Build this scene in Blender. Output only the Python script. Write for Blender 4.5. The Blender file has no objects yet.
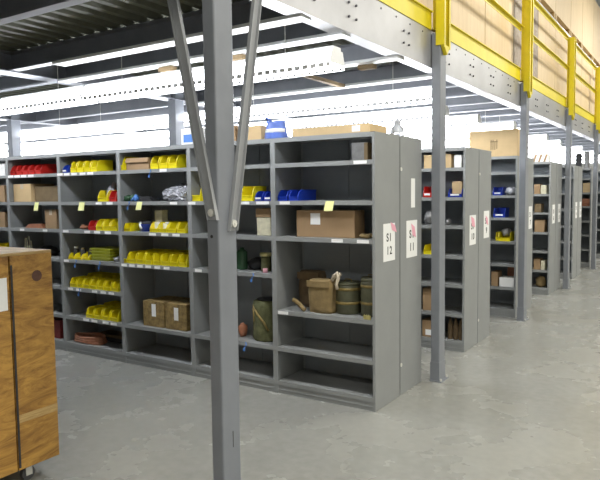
import bpy, bmesh, math, random
from mathutils import Vector, Matrix
random.seed(7)
SC = bpy.context.scene
COL = SC.collection
PI = math.pi

# ------------------------------------------------------------------ materials
def principled(name, col, rough=0.5, metal=0.0, noise=0.0, nscale=8.0, bump=0.0, bscale=60.0, col2=None, spec=0.5,
               stretch=(1, 1, 1), trans=0.0, alpha=1.0):
    m = bpy.data.materials.new(name); m.use_nodes = True
    nt = m.node_tree; b = nt.nodes['Principled BSDF']
    b.inputs['Base Color'].default_value = (*col, 1)
    b.inputs['Roughness'].default_value = rough
    b.inputs['Metallic'].default_value = metal
    b.inputs['Specular IOR Level'].default_value = spec
    b.inputs['Transmission Weight'].default_value = trans
    b.inputs['Alpha'].default_value = alpha
    tc = nt.nodes.new('ShaderNodeTexCoord'); mp = nt.nodes.new('ShaderNodeMapping')
    mp.inputs['Scale'].default_value = stretch
    nt.links.new(tc.outputs['Object'], mp.inputs['Vector'])
    if noise > 0 or col2:
        n = nt.nodes.new('ShaderNodeTexNoise'); n.inputs['Scale'].default_value = nscale
        n.inputs['Detail'].default_value = 6; n.inputs['Roughness'].default_value = 0.6
        nt.links.new(mp.outputs['Vector'], n.inputs['Vector'])
        r = nt.nodes.new('ShaderNodeValToRGB')
        c2 = col2 or tuple(max(0, c * (1 - noise)) for c in col)
        r.color_ramp.elements[0].position = 0.32; r.color_ramp.elements[0].color = (*c2, 1)
        r.color_ramp.elements[1].position = 0.68; r.color_ramp.elements[1].color = (*col, 1)
        nt.links.new(n.outputs['Fac'], r.inputs['Fac'])
        nt.links.new(r.outputs['Color'], b.inputs['Base Color'])
    if bump > 0:
        n2 = nt.nodes.new('ShaderNodeTexNoise'); n2.inputs['Scale'].default_value = bscale
        nt.links.new(mp.outputs['Vector'], n2.inputs['Vector'])
        bp = nt.nodes.new('ShaderNodeBump'); bp.inputs['Strength'].default_value = bump; bp.inputs['Distance'].default_value = 0.01
        nt.links.new(n2.outputs['Fac'], bp.inputs['Height']); nt.links.new(bp.outputs['Normal'], b.inputs['Normal'])
    return m

def emission(name, col, strength):
    m = bpy.data.materials.new(name); m.use_nodes = True
    nt = m.node_tree; nt.nodes.remove(nt.nodes['Principled BSDF'])
    e = nt.nodes.new('ShaderNodeEmission'); e.inputs['Color'].default_value = (*col, 1); e.inputs['Strength'].default_value = strength
    nt.links.new(e.outputs['Emission'], nt.nodes['Material Output'].inputs['Surface'])
    return m

def concrete(name):
    m = bpy.data.materials.new(name); m.use_nodes = True
    nt = m.node_tree; b = nt.nodes['Principled BSDF']
    tc = nt.nodes.new('ShaderNodeTexCoord')
    n1 = nt.nodes.new('ShaderNodeTexNoise'); n1.inputs['Scale'].default_value = 1.3; n1.inputs['Detail'].default_value = 5; n1.inputs['Roughness'].default_value = 0.6
    n2 = nt.nodes.new('ShaderNodeTexNoise'); n2.inputs['Scale'].default_value = 16; n2.inputs['Detail'].default_value = 6
    for n in (n1, n2): nt.links.new(tc.outputs['Object'], n.inputs['Vector'])
    r1 = nt.nodes.new('ShaderNodeValToRGB')
    r1.color_ramp.elements[0].position = .2; r1.color_ramp.elements[0].color = (.27, .272, .255, 1)
    r1.color_ramp.elements[1].position = .8; r1.color_ramp.elements[1].color = (.36, .36, .33, 1)
    nt.links.new(n1.outputs['Fac'], r1.inputs['Fac'])
    r2 = nt.nodes.new('ShaderNodeValToRGB')
    r2.color_ramp.elements[0].position = .3; r2.color_ramp.elements[0].color = (.84, .84, .84, 1)
    r2.color_ramp.elements[1].position = .7; r2.color_ramp.elements[1].color = (1, 1, 1, 1)
    nt.links.new(n2.outputs['Fac'], r2.inputs['Fac'])
    mx = nt.nodes.new('ShaderNodeMix'); mx.data_type = 'RGBA'; mx.blend_type = 'MULTIPLY'; mx.inputs[0].default_value = 1
    nt.links.new(r1.outputs['Color'], mx.inputs[6]); nt.links.new(r2.outputs['Color'], mx.inputs[7])
    nt.links.new(mx.outputs[2], b.inputs['Base Color'])
    mr = nt.nodes.new('ShaderNodeMapRange'); mr.inputs['To Min'].default_value = .20; mr.inputs['To Max'].default_value = .34
    nt.links.new(n1.outputs['Fac'], mr.inputs['Value']); nt.links.new(mr.outputs['Result'], b.inputs['Roughness'])
    return m

def plywood(name, c1, c2, grain=(1, 1, 14), scale=2.2):
    m = bpy.data.materials.new(name); m.use_nodes = True
    nt = m.node_tree; b = nt.nodes['Principled BSDF']; b.inputs['Roughness'].default_value = .55
    tc = nt.nodes.new('ShaderNodeTexCoord'); mp = nt.nodes.new('ShaderNodeMapping'); mp.inputs['Scale'].default_value = grain
    nt.links.new(tc.outputs['Object'], mp.inputs['Vector'])
    w = nt.nodes.new('ShaderNodeTexNoise'); w.inputs['Scale'].default_value = scale; w.inputs['Detail'].default_value = 10
    w.inputs['Roughness'].default_value = .7; w.inputs['Distortion'].default_value = 2.4
    nt.links.new(mp.outputs['Vector'], w.inputs['Vector'])
    r = nt.nodes.new('ShaderNodeValToRGB')
    r.color_ramp.elements[0].position = .36; r.color_ramp.elements[0].color = (*c2, 1)
    r.color_ramp.elements[1].position = .62; r.color_ramp.elements[1].color = (*c1, 1)
    nt.links.new(w.outputs['Fac'], r.inputs['Fac']); nt.links.new(r.outputs['Color'], b.inputs['Base Color'])
    return m

M = {}
M['floor'] = concrete('polished_concrete')
M['shelf'] = principled('grey_shelf_paint', (.275, .285, .285), .42, noise=.08, nscale=5)
M['shelf_in'] = principled('grey_back_panel_paint', (.25, .272, .295), .5, noise=.1, nscale=5)
M['column'] = principled('blue_grey_steel_paint', (.22, .235, .265), .36, noise=.12, nscale=6)
M['brace'] = principled('light_steel_brace', (.36, .37, .385), .4, metal=.2, noise=.1)
M['galv'] = principled('galvanised_steel', (.54, .54, .56), .34, metal=.6, noise=.22, nscale=1.6)
M['purlin'] = principled('galvanised_purlin', (.25, .26, .29), .45, metal=.35, noise=.15, nscale=7)
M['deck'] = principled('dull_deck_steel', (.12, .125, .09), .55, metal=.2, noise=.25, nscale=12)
M['boltm'] = principled('dark_bolt', (.09, .09, .1), .4, metal=.6)
M['boltl'] = principled('bright_bolt', (.72, .71, .66), .35, metal=.2)
M['guard'] = principled('yellow_guard_paint', (.80, .66, .02), .4, noise=.1, nscale=9)
M['tube'] = emission('fluorescent_glow', (.93, .96, 1.0), 15.0)
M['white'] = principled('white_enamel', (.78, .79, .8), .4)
M['bin_y'] = principled('yellow_plastic', (.80, .68, .01), .35)
M['bin_b'] = principled('blue_plastic', (.012, .045, .42), .35)
M['bin_r'] = principled('red_plastic', (.52, .02, .015), .35)
M['tub'] = principled('yellow_green_plastic', (.50, .52, .04), .4, noise=.35, nscale=20)
M['card'] = principled('brown_cardboard', (.36, .235, .125), .75, noise=.12, nscale=6)
M['card2'] = principled('dark_cardboard', (.20, .14, .07), .8, noise=.3, nscale=14)
M['card3'] = principled('pale_cardboard', (.62, .45, .24), .75, noise=.12, nscale=6)
M['carton'] = principled('patterned_carton', (.36, .25, .09), .7, nscale=20, col2=(.14, .09, .03))
M['tape'] = principled('clear_tape', (.58, .50, .38), .25)
M['paper'] = principled('white_paper', (.85, .85, .84), .7)
M['ink'] = principled('black_ink', (.02, .02, .02), .7)
M['pink'] = principled('pink_note', (.85, .42, .52), .7)
M['note'] = principled('yellow_note', (.85, .86, .38), .7)
M['blue_tag'] = principled('blue_tag_plastic', (.08, .22, .60), .5)
M['cream'] = principled('cream_carton', (.70, .66, .48), .7, noise=.25, nscale=25)
M['metal'] = principled('grey_metal_box', (.25, .25, .25), .45, metal=.4, noise=.3, nscale=20)
M['canvas'] = principled('olive_canvas', (.135, .14, .06), .85, noise=.45, nscale=16, bump=.5, bscale=40)
M['canvas2'] = principled('tan_canvas', (.27, .19, .08), .85, noise=.35, nscale=12, bump=.5, bscale=30)
M['canvas3'] = principled('brown_canvas', (.15, .10, .05), .85, noise=.35, nscale=12, bump=.5, bscale=30)
M['can'] = principled('olive_metal', (.115, .115, .065), .5, noise=.35, nscale=18)
M['canband'] = principled('brass_band', (.30, .22, .07), .45, metal=.3, noise=.4, nscale=20)
M['dark'] = principled('black_rubber', (.025, .025, .028), .55)
M['copper'] = principled('copper_cable', (.42, .17, .09), .5, noise=.3, nscale=25)
M['green'] = principled('green_plastic', (.03, .09, .04), .5)
M['poly'] = principled('clear_polythene', (.75, .77, .82), .12, trans=.55, noise=.1)
M['polyblue'] = principled('blue_polythene', (.16, .26, .75), .25, noise=.4, nscale=9)
M['polysilver'] = principled('silver_polythene', (.50, .51, .56), .2, metal=.25, noise=.5, nscale=22)
M['gold'] = principled('gold_lid', (.55, .50, .22), .4, metal=.4)
M['crate'] = plywood('amber_plywood', (.50, .275, .055), (.21, .095, .018), (1, 1.0, 4), 2.2)
M['crate_edge'] = plywood('plywood_edge', (.55, .38, .15), (.33, .2, .07), (1, 1, 20), 3)
M['ply'] = plywood('pale_plywood', (.78, .62, .40), (.66, .50, .30), (2, 9, .8), 1.2)
M['ply2'] = plywood('grey_plywood', (.42, .36, .30), (.24, .17, .12), (1, 3, 2), 2.4)
M['redbox'] = principled('dark_red_board', (.16, .015, .015), .6)
M['wall'] = principled('white_wall', (.80, .81, .80), .8, noise=.04, nscale=2)
M['ceil'] = principled('ceiling_panel', (.62, .63, .62), .8)
M['deckboard'] = principled('deck_board', (.35, .28, .18), .8)
M['wheel'] = principled('grey_rubber', (.08, .08, .085), .5)

# ------------------------------------------------------------------ mesh builder
class MB:
    def __init__(s): s.bm = bmesh.new()
    def box(s, x0, x1, y0, y1, z0, z1, bev=0):
        vs = [s.bm.verts.new((x, y, z)) for x in (x0, x1) for y in (y0, y1) for z in (z0, z1)]
        for f in ((0, 1, 3, 2), (4, 6, 7, 5), (0, 4, 5, 1), (2, 3, 7, 6), (0, 2, 6, 4), (1, 5, 7, 3)):
            s.bm.faces.new([vs[i] for i in f])
        if bev > 0:
            es = {e for v in vs for e in v.link_edges}
            bmesh.ops.bevel(s.bm, geom=list(es), offset=bev, segments=2, affect='EDGES', profile=.5)
        return s
    def hexa(s, pts):      # 4 bottom points ccw then 4 top points
        v = [s.bm.verts.new(p) for p in pts]
        for f in ((3, 2, 1, 0), (4, 5, 6, 7), (0, 1, 5, 4), (1, 2, 6, 5), (2, 3, 7, 6), (3, 0, 4, 7)):
            s.bm.faces.new([v[i] for i in f])
        return s
    def prism(s, prof, axis, a, b):   # profile of (u,v) extruded along axis
        def pt(u, v, t): return {'x': (t, u, v), 'y': (u, t, v), 'z': (u, v, t)}[axis]
        A = [s.bm.verts.new(pt(u, v, a)) for u, v in prof]; B = [s.bm.verts.new(pt(u, v, b)) for u, v in prof]
        n = len(prof); s.bm.faces.new(A); s.bm.faces.new(B[::-1])
        for i in range(n): s.bm.faces.new([A[i], B[i], B[(i + 1) % n], A[(i + 1) % n]])
        return s
    def cyl(s, p, q, r, r2=None, n=16, caps=True):
        p = Vector(p); q = Vector(q); d = q - p; r2 = r if r2 is None else r2
        up = Vector((0, 0, 1)) if abs(d.normalized().z) < .9 else Vector((1, 0, 0))
        a = d.cross(up).normalized(); b = d.cross(a).normalized()
        A = []; B = []
        for i in range(n):
            t = 2 * PI * i / n; o = a * math.cos(t) + b * math.sin(t)
            A.append(s.bm.verts.new(p + o * r)); B.append(s.bm.verts.new(q + o * r2))
        for i in range(n): s.bm.faces.new([A[i], A[(i + 1) % n], B[(i + 1) % n], B[i]])
        if caps: s.bm.faces.new(A[::-1]); s.bm.faces.new(B)
        return s
    def lathe(s, prof, n=20, c=(0, 0), sx=1, sy=1, jit=0):
        rings = []
        for r, z in prof:
            rings.append([s.bm.verts.new((c[0] + sx * r * math.cos(2 * PI * i / n) + random.uniform(-jit, jit),
                                          c[1] + sy * r * math.sin(2 * PI * i / n) + random.uniform(-jit, jit),
                                          z + random.uniform(-jit, jit) * .6)) for i in range(n)])
        for a, b in zip(rings, rings[1:]):
            for i in range(n): s.bm.faces.new([a[i], a[(i + 1) % n], b[(i + 1) % n], b[i]])
        s.bm.faces.new(rings[0][::-1]); s.bm.faces.new(rings[-1])
        return s
    def tube(s, pts, r, n=8):
        pts = [Vector(p) for p in pts]; rings = []
        for i, p in enumerate(pts):
            d = (pts[min(i + 1, len(pts) - 1)] - pts[max(i - 1, 0)]).normalized()
            up = Vector((0, 0, 1)) if abs(d.z) < .9 else Vector((1, 0, 0))
            a = d.cross(up).normalized(); b = d.cross(a).normalized()
            rings.append([s.bm.verts.new(p + (a * math.cos(2 * PI * k / n) + b * math.sin(2 * PI * k / n)) * r) for k in range(n)])
        for A, B in zip(rings, rings[1:]):
            for i in range(n): s.bm.faces.new([A[i], A[(i + 1) % n], B[(i + 1) % n], B[i]])
        s.bm.faces.new(rings[0][::-1]); s.bm.faces.new(rings[-1])
        return s
    def blob(s, c, r, sub=3, jit=.12, flat=None):
        g = bmesh.ops.create_icosphere(s.bm, subdivisions=sub, radius=1)
        for v in g['verts']:
            k = 1 + random.uniform(-jit, jit)
            v.co = Vector((c[0] + v.co.x * r[0] * k, c[1] + v.co.y * r[1] * k, max(c[2] + v.co.z * r[2] * k, flat if flat is not None else -1e9)))
        return s
    def build(s, name, mat, parent=None, loc=(0, 0, 0), rz=0, smooth=False):
        bmesh.ops.recalc_face_normals(s.bm, faces=s.bm.faces[:])
        me = bpy.data.meshes.new(name); s.bm.to_mesh(me); s.bm.free()
        if smooth:
            for p in me.polygons: p.use_smooth = True
        o = bpy.data.objects.new(name, me); COL.objects.link(o)
        me.materials.append(M[mat] if isinstance(mat, str) else mat)
        o.parent = parent; o.location = loc; o.rotation_euler = (0, 0, rz)
        return o

def text_part(name, body, size, mat, parent, loc, rot):
    cu = bpy.data.curves.new(name, 'FONT'); cu.body = body; cu.size = size; cu.align_x = 'CENTER'; cu.align_y = 'CENTER'
    cu.extrude = .0002; cu.offset = size * .02; cu.space_character = 1.25
    t = bpy.data.objects.new(name + '_c', cu); COL.objects.link(t)
    dg = bpy.context.evaluated_depsgraph_get()
    me = bpy.data.meshes.new_from_object(t.evaluated_get(dg)); bpy.data.objects.remove(t)
    me.materials.clear(); me.materials.append(M[mat])
    o = bpy.data.objects.new(name, me); COL.objects.link(o); o.parent = parent; o.location = loc; o.rotation_euler = rot
    return o

def tag(o, label, cat, group=None, kind=None):
    o['label'] = label; o['category'] = cat
    if group: o['group'] = group
    if kind: o['kind'] = kind
    return o
def thing(name, label, cat, loc=(0, 0, 0), rz=0, group=None):
    o = bpy.data.objects.new(name, None); COL.objects.link(o); o.location = loc; o.rotation_euler = (0, 0, rz)
    o.empty_display_size = .1
    return tag(o, label, cat, group)
def struct(o): o['kind'] = 'structure'; return o
def copy_tree(o, parent=None):
    c = o.copy(); COL.objects.link(c)
    if parent: c.parent = parent
    for ch in o.children: copy_tree(ch, c)
    return c
ORD = ['first', 'second', 'third', 'fourth', 'fifth', 'sixth', 'seventh', 'eighth', 'ninth', 'tenth', 'eleventh', 'twelfth']

# ------------------------------------------------------------------ room shell
X0, X1, Y0, Y1, ZC = -15.0, 12.0, -12.0, 26.0, 8.0
def shell(name, mat, *b):
    return struct(MB().box(*b).build(name, mat))
shell('floor', 'floor', X0, X1, Y0, Y1, -.1, 0)
shell('ceiling', 'ceil', X0, X1, Y0, Y1, ZC, ZC + .1)
shell('wall_back', 'wall', X0, X1, Y1, Y1 + .1, 0, ZC)
shell('wall_front', 'wall', X0, X1, Y0 - .1, Y0, 0, ZC)
shell('wall_left', 'wall', X0 - .1, X0, Y0, Y1, 0, ZC)
shell('wall_right', 'wall', X1, X1 + .1, Y0, Y1, 0, ZC)

# ------------------------------------------------------------------ shelving units
W, D, H, PITCH = .914, .44, 2.093, 2.055
LV = [.105, .39, .695, .99, 1.3, 1.59, 1.89]
def make_unit(levels):
    r = thing('shelving_unit', 'x', 'shelving unit')
    h = W / 2
    for s in (-1, 1):
        m = MB()
        a, b = (h - .022, h) if s > 0 else (-h, -h + .022)
        m.box(a, b, 0, .016, 0, H)                      # front post flange
        m.box(a, b, D - .016, D, 0, H)                  # rear post flange
        a2, b2 = (h - .004, h) if s > 0 else (-h, -h + .004)
        m.box(a2, b2, .016, D - .016, .002, H - .002)
        m.build('side_panel', 'shelf', r)
    m = MB().box(-h + .004, h - .004, D - .012, D - .008, .02, H - .01)
    m.box(-.012, .012, D - .018, D - .012, .02, H - .01)
    for zc in (.55, 1.12, 1.45): m.box(-.01, .01, D - .02, D - .018, zc, zc + .012)
    m.build('back_panel', 'shelf_in', r)
    for i in levels:
        z = LV[i]
        m = MB().box(-h + .022, h - .022, .004, D - .02, z - .003, z)
        m.box(-h + .022, h - .022, 0, .004, z - .034, z)
        m.box(-h + .022, h - .022, .004, .016, z - .034, z - .030)
        m.build('shelf', 'shelf', r)
    m = MB().box(-h + .022, h - .022, .006, .010, .0, .07).box(-h + .022, h - .022, .002, .010, .030, .036)
    m.build('kick_plate', 'shelf', r)
    m = MB().box(-h + .003, h - .003, 0, D, H - .004, H).box(-h + .022, h - .022, 0, .004, H - .036, H - .004)
    m.build('top_panel', 'shelf', r)
    return r
proto_full = make_unit(range(7))
proto_b1 = make_unit([0, 1, 2, 4, 5, 6])
proto_b23 = make_unit([0, 1, 3, 4, 5, 6])
used = set()
def place_unit(proto, x, y, rz, label, group=None):
    o = proto if proto.name not in used else copy_tree(proto)
    used.add(proto.name if o is proto else o.name)
    o.location = (x, y, 0); o.rotation_euler = (0, 0, rz); o['label'] = label
    if group: o['group'] = group
    return o
BAYN = ['open bay at the near corner of the front row', 'second bay from the near corner, partly behind the foreground column',
        'third bay with the two printed cartons', 'fourth bay with coil of copper cable on its bottom shelf',
        'fifth bay with the row of red bins near its top', 'sixth bay cut by the left edge of the photo']
units = []
for k in range(6):
    pr = proto_b1 if k == 0 else proto_b23 if k in (1, 2) else proto_full
    units.append(place_unit(pr, -(k + .5) * W, 0, 0, 'grey steel shelving unit, ' + BAYN[k], 'shelving bays of the front row'))
units.append(place_unit(proto_full, -6.5 * W, 0, 0, 'grey steel shelving unit at the far left end of the front row, out of view', 'shelving bays of the front row'))
backs = []
ROWN = ['front row', 'second row', 'third row', 'fourth row', 'fifth row', 'sixth row', 'seventh row']
rowu = {}
for r_ in range(7):
    nb = 7 if r_ < 2 else 5
    for k in range(nb):
        if r_ > 0:
            u = place_unit(proto_full, -(k + .5) * W, r_ * PITCH, 0,
                           f'grey shelving unit facing us in the {ROWN[r_]}, ' + ('end bay by the open aisle' if k == 0 else f'{ORD[k]} bay in from the open aisle'),
                           f'shelving facing us in the {ROWN[r_]}')
            rowu[(r_, k)] = u
        if k < (7 if r_ == 0 else 3):
            b = place_unit(proto_full, -(k + .5) * W, r_ * PITCH + 2 * D + .018, PI,
                           f'grey shelving unit backing onto the {ROWN[r_]}, ' + ('plain end panel by the open aisle' if k == 0 else f'{ORD[k]} bay in from the open aisle'),
                           f'shelving backing onto the {ROWN[r_]}')
            if k == 0: backs.append(b)

# label strips and notes stuck on the shelf lips (they belong to the shelf)
def shelf_of(u, lvl):
    n = [c for c in u.children if c.name.split('.')[0] == 'shelf']
    lv = [min(v[2] for v in (q.bound_box)) for q in n]
    return min(zip(n, lv), key=lambda t: abs(t[1] - (LV[lvl] - .034)))[0]
def strip(bay, lvl, xs, w=.07):
    u = units[bay]; s = shelf_of(u, lvl)
    for x in xs:
        lx = x - u.location.x
        MB().box(lx - w / 2, lx + w / 2, -.0015, -.0002, LV[lvl] - .029, LV[lvl] - .004).build('label_strip', 'paper', s)
def note(bay, lvl, x, w=.07, h=.075, mat='note', nm='sticky_note'):
    u = units[bay]; s = shelf_of(u, lvl); lx = x - u.location.x
    z1 = LV[lvl] - .004
    MB().hexa([(lx - w / 2 - .01, -.016, z1 - h), (lx + w / 2 - .01, -.012, z1 - h), (lx + w / 2 - .01, -.011, z1 - h), (lx - w / 2 - .01, -.015, z1 - h),
               (lx - w / 2, -.003, z1), (lx + w / 2, -.003, z1), (lx + w / 2, -.002, z1), (lx - w / 2, -.002, z1)]).build(nm, mat, s)
def bluetag(bay, lvl, x):
    u = units[bay]; s = shelf_of(u, lvl); lx = x - u.location.x; z = LV[lvl]
    MB().tube([(lx, -.004, z - .0), (lx + .012, -.01, z - .02), (lx - .006, -.012, z - .045), (lx - .012, -.012, z - .06)], .005, 6)\
        .box(lx - .022, lx - .004, -.014, -.009, z - .078, z - .055).build('hanging_tag', 'blue_tag', s)
strip(0, 6, [-.12], .11); strip(0, 5, [-.80], .10); strip(0, 4, [-.32, -.10], .10); strip(0, 2, [-.83], .10)
note(0, 5, -.38, .075, .075)
strip(1, 5, [-1.22, -1.02], .13); strip(1, 5, [-1.80], .09); strip(1, 3, [-1.74], .08); bluetag(1, 3, -1.13); bluetag(1, 1, -1.22)
strip(2, 6, [-2.14], .09); strip(2, 5, [-2.02], .09); note(2, 5, -2.455, .07, .075)
strip(2, 4, [-2.30, -2.14, -2.0], .09); strip(2, 3, [-2.70, -2.59, -2.48, -2.37, -2.25, -2.13], .075); bluetag(2, 5, -2.60); bluetag(2, 6, -2.30)
strip(3, 6, [-3.63, -3.52, -3.40, -3.27, -3.15], .09); note(3, 5, -3.29, .085, .085); strip(3, 5, [-3.04, -2.88], .09)
strip(3, 4, [-3.57, -3.23, -3.08, -2.92], .09); strip(3, 3, [-3.58], .08); bluetag(3, 3, -3.42); bluetag(3, 3, -3.05)
strip(3, 2, [-3.53, -3.40, -3.15, -3.02, -2.9], .08); bluetag(3, 2, -3.38); strip(3, 1, [-3.30, -3.17, -3.0, -2.88], .09)
strip(4, 6, [-4.5, -4.38, -4.26, -4.13], .10); note(4, 5, -4.04, .07, .09); strip(4, 4, [-4.33, -3.92], .08)
strip(5, 5, [-4.8], .08)

# ------------------------------------------------------------------ signs on the end panels
def sign(parent_unit, side_sign, y0, y1, z0, z1, l1=None, l2=None, pink=None, lab='white paper sign'):
    # world placement on the plane x = 0 (end panel); parent space handled by matrix
    u = parent_unit; flip = abs(u.rotation_euler.z) > 1
    def L(x, y):
        return (-(x - u.location.x), -(y - u.location.y)) if flip else (x - u.location.x, y - u.location.y)
    panel = [c for c in u.children if c.name.split('.')[0] == 'side_panel'][0 if flip else 1]
    def b(x0, x1, a, c, z0, z1, nm, mat, par):
        p = L(x0, a); q = L(x1, c)
        return MB().box(min(p[0], q[0]), max(p[0], q[0]), min(p[1], q[1]), max(p[1], q[1]), z0, z1).build(nm, mat, par)
    s = b(.0005, .0015, y0, y1, z0, z1, 'paper_sign', 'paper', panel)
    rz = PI / 2 + (PI if flip else 0)
    cy = (y0 + y1) / 2
    if l1:
        p = L(.0025, cy - .005); text_part('lettering', l1, (z1 - z0) * .30, 'ink', s, (p[0], p[1], z0 + (z1 - z0) * .62), (PI / 2, 0, rz))
    if l2:
        p = L(.0025, cy); text_part('lettering', l2, (z1 - z0) * .30, 'ink', s, (p[0], p[1], z0 + (z1 - z0) * .27), (PI / 2, 0, rz))
    if pink:
        a, c, z, t = pink
        p = L(.003, a); q = L(.008, c)
        MB().hexa([(p[0], p[1], z), (q[0], q[1] , z - .02), (q[0] + .0005, q[1], z - .02), (p[0] + .0005, p[1], z),
                   (p[0], p[1] - (.03 if not flip else -.03), z + t), (q[0], q[1] - (.03 if not flip else -.03), z + t - .03),
                   (q[0] + .0005, q[1] - (.03 if not flip else -.03), z + t - .03), (p[0] + .0005, p[1] - (.03 if not flip else -.03), z + t)]).build('pink_note', 'pink', s)
sign(units[0], 1, .140, .350, 1.12, 1.41, 'S1', '12', (.295, .37, 1.355, .065))
sign(backs[0], 1, .575, .80, 1.11, 1.415, 'S1', '11', (.70, .76, 1.29, .10))
sign(backs[0], 1, .672, .752, 1.52, 1.76)
sign(rowu[(1, 0)], 1, 2.20, 2.41, 1.09, 1.40, 'S1', '10', (2.27, 2.36, 1.29, .10))
sign(backs[1], 1, 2.69, 2.89, 1.13, 1.43, 'S1', '9', (2.78, 2.84, 1.29, .09))
sign(rowu[(2, 0)], 1, 4.30, 4.48, 1.12, 1.42, 'S1', '8')
sign(backs[2], 1, 4.76, 4.95, 1.12, 1.43, 'S1', '7')
sign(rowu[(3, 0)], 1, 6.33, 6.53, 1.12, 1.42, 'S1', '6')
sign(backs[3], 1, 6.79, 6.98, 1.12, 1.42, 'S1', '5')
sign(rowu[(4, 0)], 1, 8.40, 8.6, 1.12, 1.42, 'S1', '4')
sign(backs[4], 1, 8.86, 9.05, 1.12, 1.42, 'S1', '3')
# fasteners on the seam between the two end panels
for u in (backs[0], backs[1], backs[2]):
    pn = [c for c in u.children if c.name.split('.')[0] == 'side_panel'][0]
    for z in (.25, 1.83):
        MB().cyl((-(W / 2) - .006, D - .01, z), (-(W / 2), D - .01, z), .016, n=10).build('seam_bolt', 'boltl', pn)

# ------------------------------------------------------------------ small stock
def bin_mesh(w, d, h):
    t = .006; m = MB()
    m.box(-w / 2, w / 2, 0, d, 0, t)
    m.box(-w / 2, w / 2, d - t, d, t, h)
    m.box(-w / 2 + t, w / 2 - t, 0, t, t, h * .38)               # front lip
    m.box(-w / 2 + .006, w / 2 - .006, -.007, 0, h * .30, h * .38)     # lip roll
    prof = [(0, t), (d - t, t), (d - t, h), (d * .20, h), (d * .09, h * .80), (0, h * .40)]
    for s in (-1, 1):
        a, b = (w / 2 - t, w / 2) if s > 0 else (-w / 2, -w / 2 + t)
        m.prism(prof, 'x', a, b)
        a, b = (w / 2 - .001, w / 2 + .004) if s > 0 else (-w / 2 - .004, -w / 2 + .001)
        m.box(a, b, d * .20, d, h - .008, h)
    return m
BINC = {'bin_y': 'yellow', 'bin_b': 'blue', 'bin_r': 'red'}
def bins(n, x0, x1, y, z, h, mat, where, d=.27, card=False, names=None, cont=None):
    w = (x1 - x0) / n; first = None
    for i in range(n):
        xc = x0 + (i + .5) * w
        pos = ('' if n == 1 else f', {ORD[i]} of {["", "", "two", "three", "four", "five", "six", "seven", "eight", "nine"][n]} from left')
        if i == 0:
            r = thing('storage_bin', 'x', 'bin')
            bin_mesh(w - .018, d, h * 1.12).build('bin_body', mat, r)
            if card: MB().box(-w * .28, w * .28, -.009, -.0075, h * .20, h * .40).build('label_card', 'paper', r)
            if cont:
                mm = MB()
                for q in range(5): mm.blob((random.uniform(-w * .3, w * .3), random.uniform(.05, d - .05), h * .55), (w * .16, .03, h * .3), 1, .2)
                mm.build('contents', cont, r)
            first = r
        else: r = copy_tree(first)
        r.location = (xc, y, z + .0005); r.rotation_euler.z = random.uniform(-.03, .03)
        r['label'] = f'{BINC[mat]} bin {where}{pos}'
        if n > 1: r['group'] = f'{BINC[mat]} bins {where}'
def carton(x0, x1, y, z, h, lab, d=.33, mat='card', label_at=None, tape=True, open_=False, cat='box', name='cardboard_box'):
    w = x1 - x0
    r = thing(name, lab, cat, ((x0 + x1) / 2, y, z + .0005))
    if open_:
        t = .006; m = MB().box(-w / 2, w / 2, 0, d, 0, t).box(-w / 2, w / 2, 0, t, t, h).box(-w / 2, w / 2, d - t, d, t, h)
        m.box(-w / 2, -w / 2 + t, t, d - t, t, h).box(w / 2 - t, w / 2, t, d - t, t, h)
        m.build('box_body', mat, r)
        MB().hexa([(-w / 2, -.02, h * .62), (w / 2, -.02, h * .62), (w / 2, -.014, h * .62), (-w / 2, -.014, h * .62),
                   (-w / 2, 0, h), (w / 2, 0, h), (w / 2, .004, h), (-w / 2, .004, h)]).build('flap', mat, r)
    else:
        MB().box(-w / 2, w / 2, 0, d, 0, h, .004).build('box_body', mat, r)
        MB().box(-.0015, .0015, -.0008, d, h - .0005, h + .0008).box(-w / 2 - .0004, w / 2 + .0004, d / 2 - .002, d / 2 + .002, h - .001, h + .0012).build('flap_seam', 'card2', r)
    if tape and not open_:
        MB().box(-.025, .025, .002, d - .002, h + .0009, h + .0014).box(-.025, .025, -.0012, -.0003, h * .72, h).build('tape', 'tape', r)
    if label_at:
        a, b, c, e = label_at
        MB().box(a, b, -.0022, -.0012, c, e).build('paper_label', 'paper', r)
    return r
def single(mb, name, mat, label, cat, loc, smooth=False, rz=0):
    return tag(mb.build(name, mat, None, loc, rz, smooth), label, cat)

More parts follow.
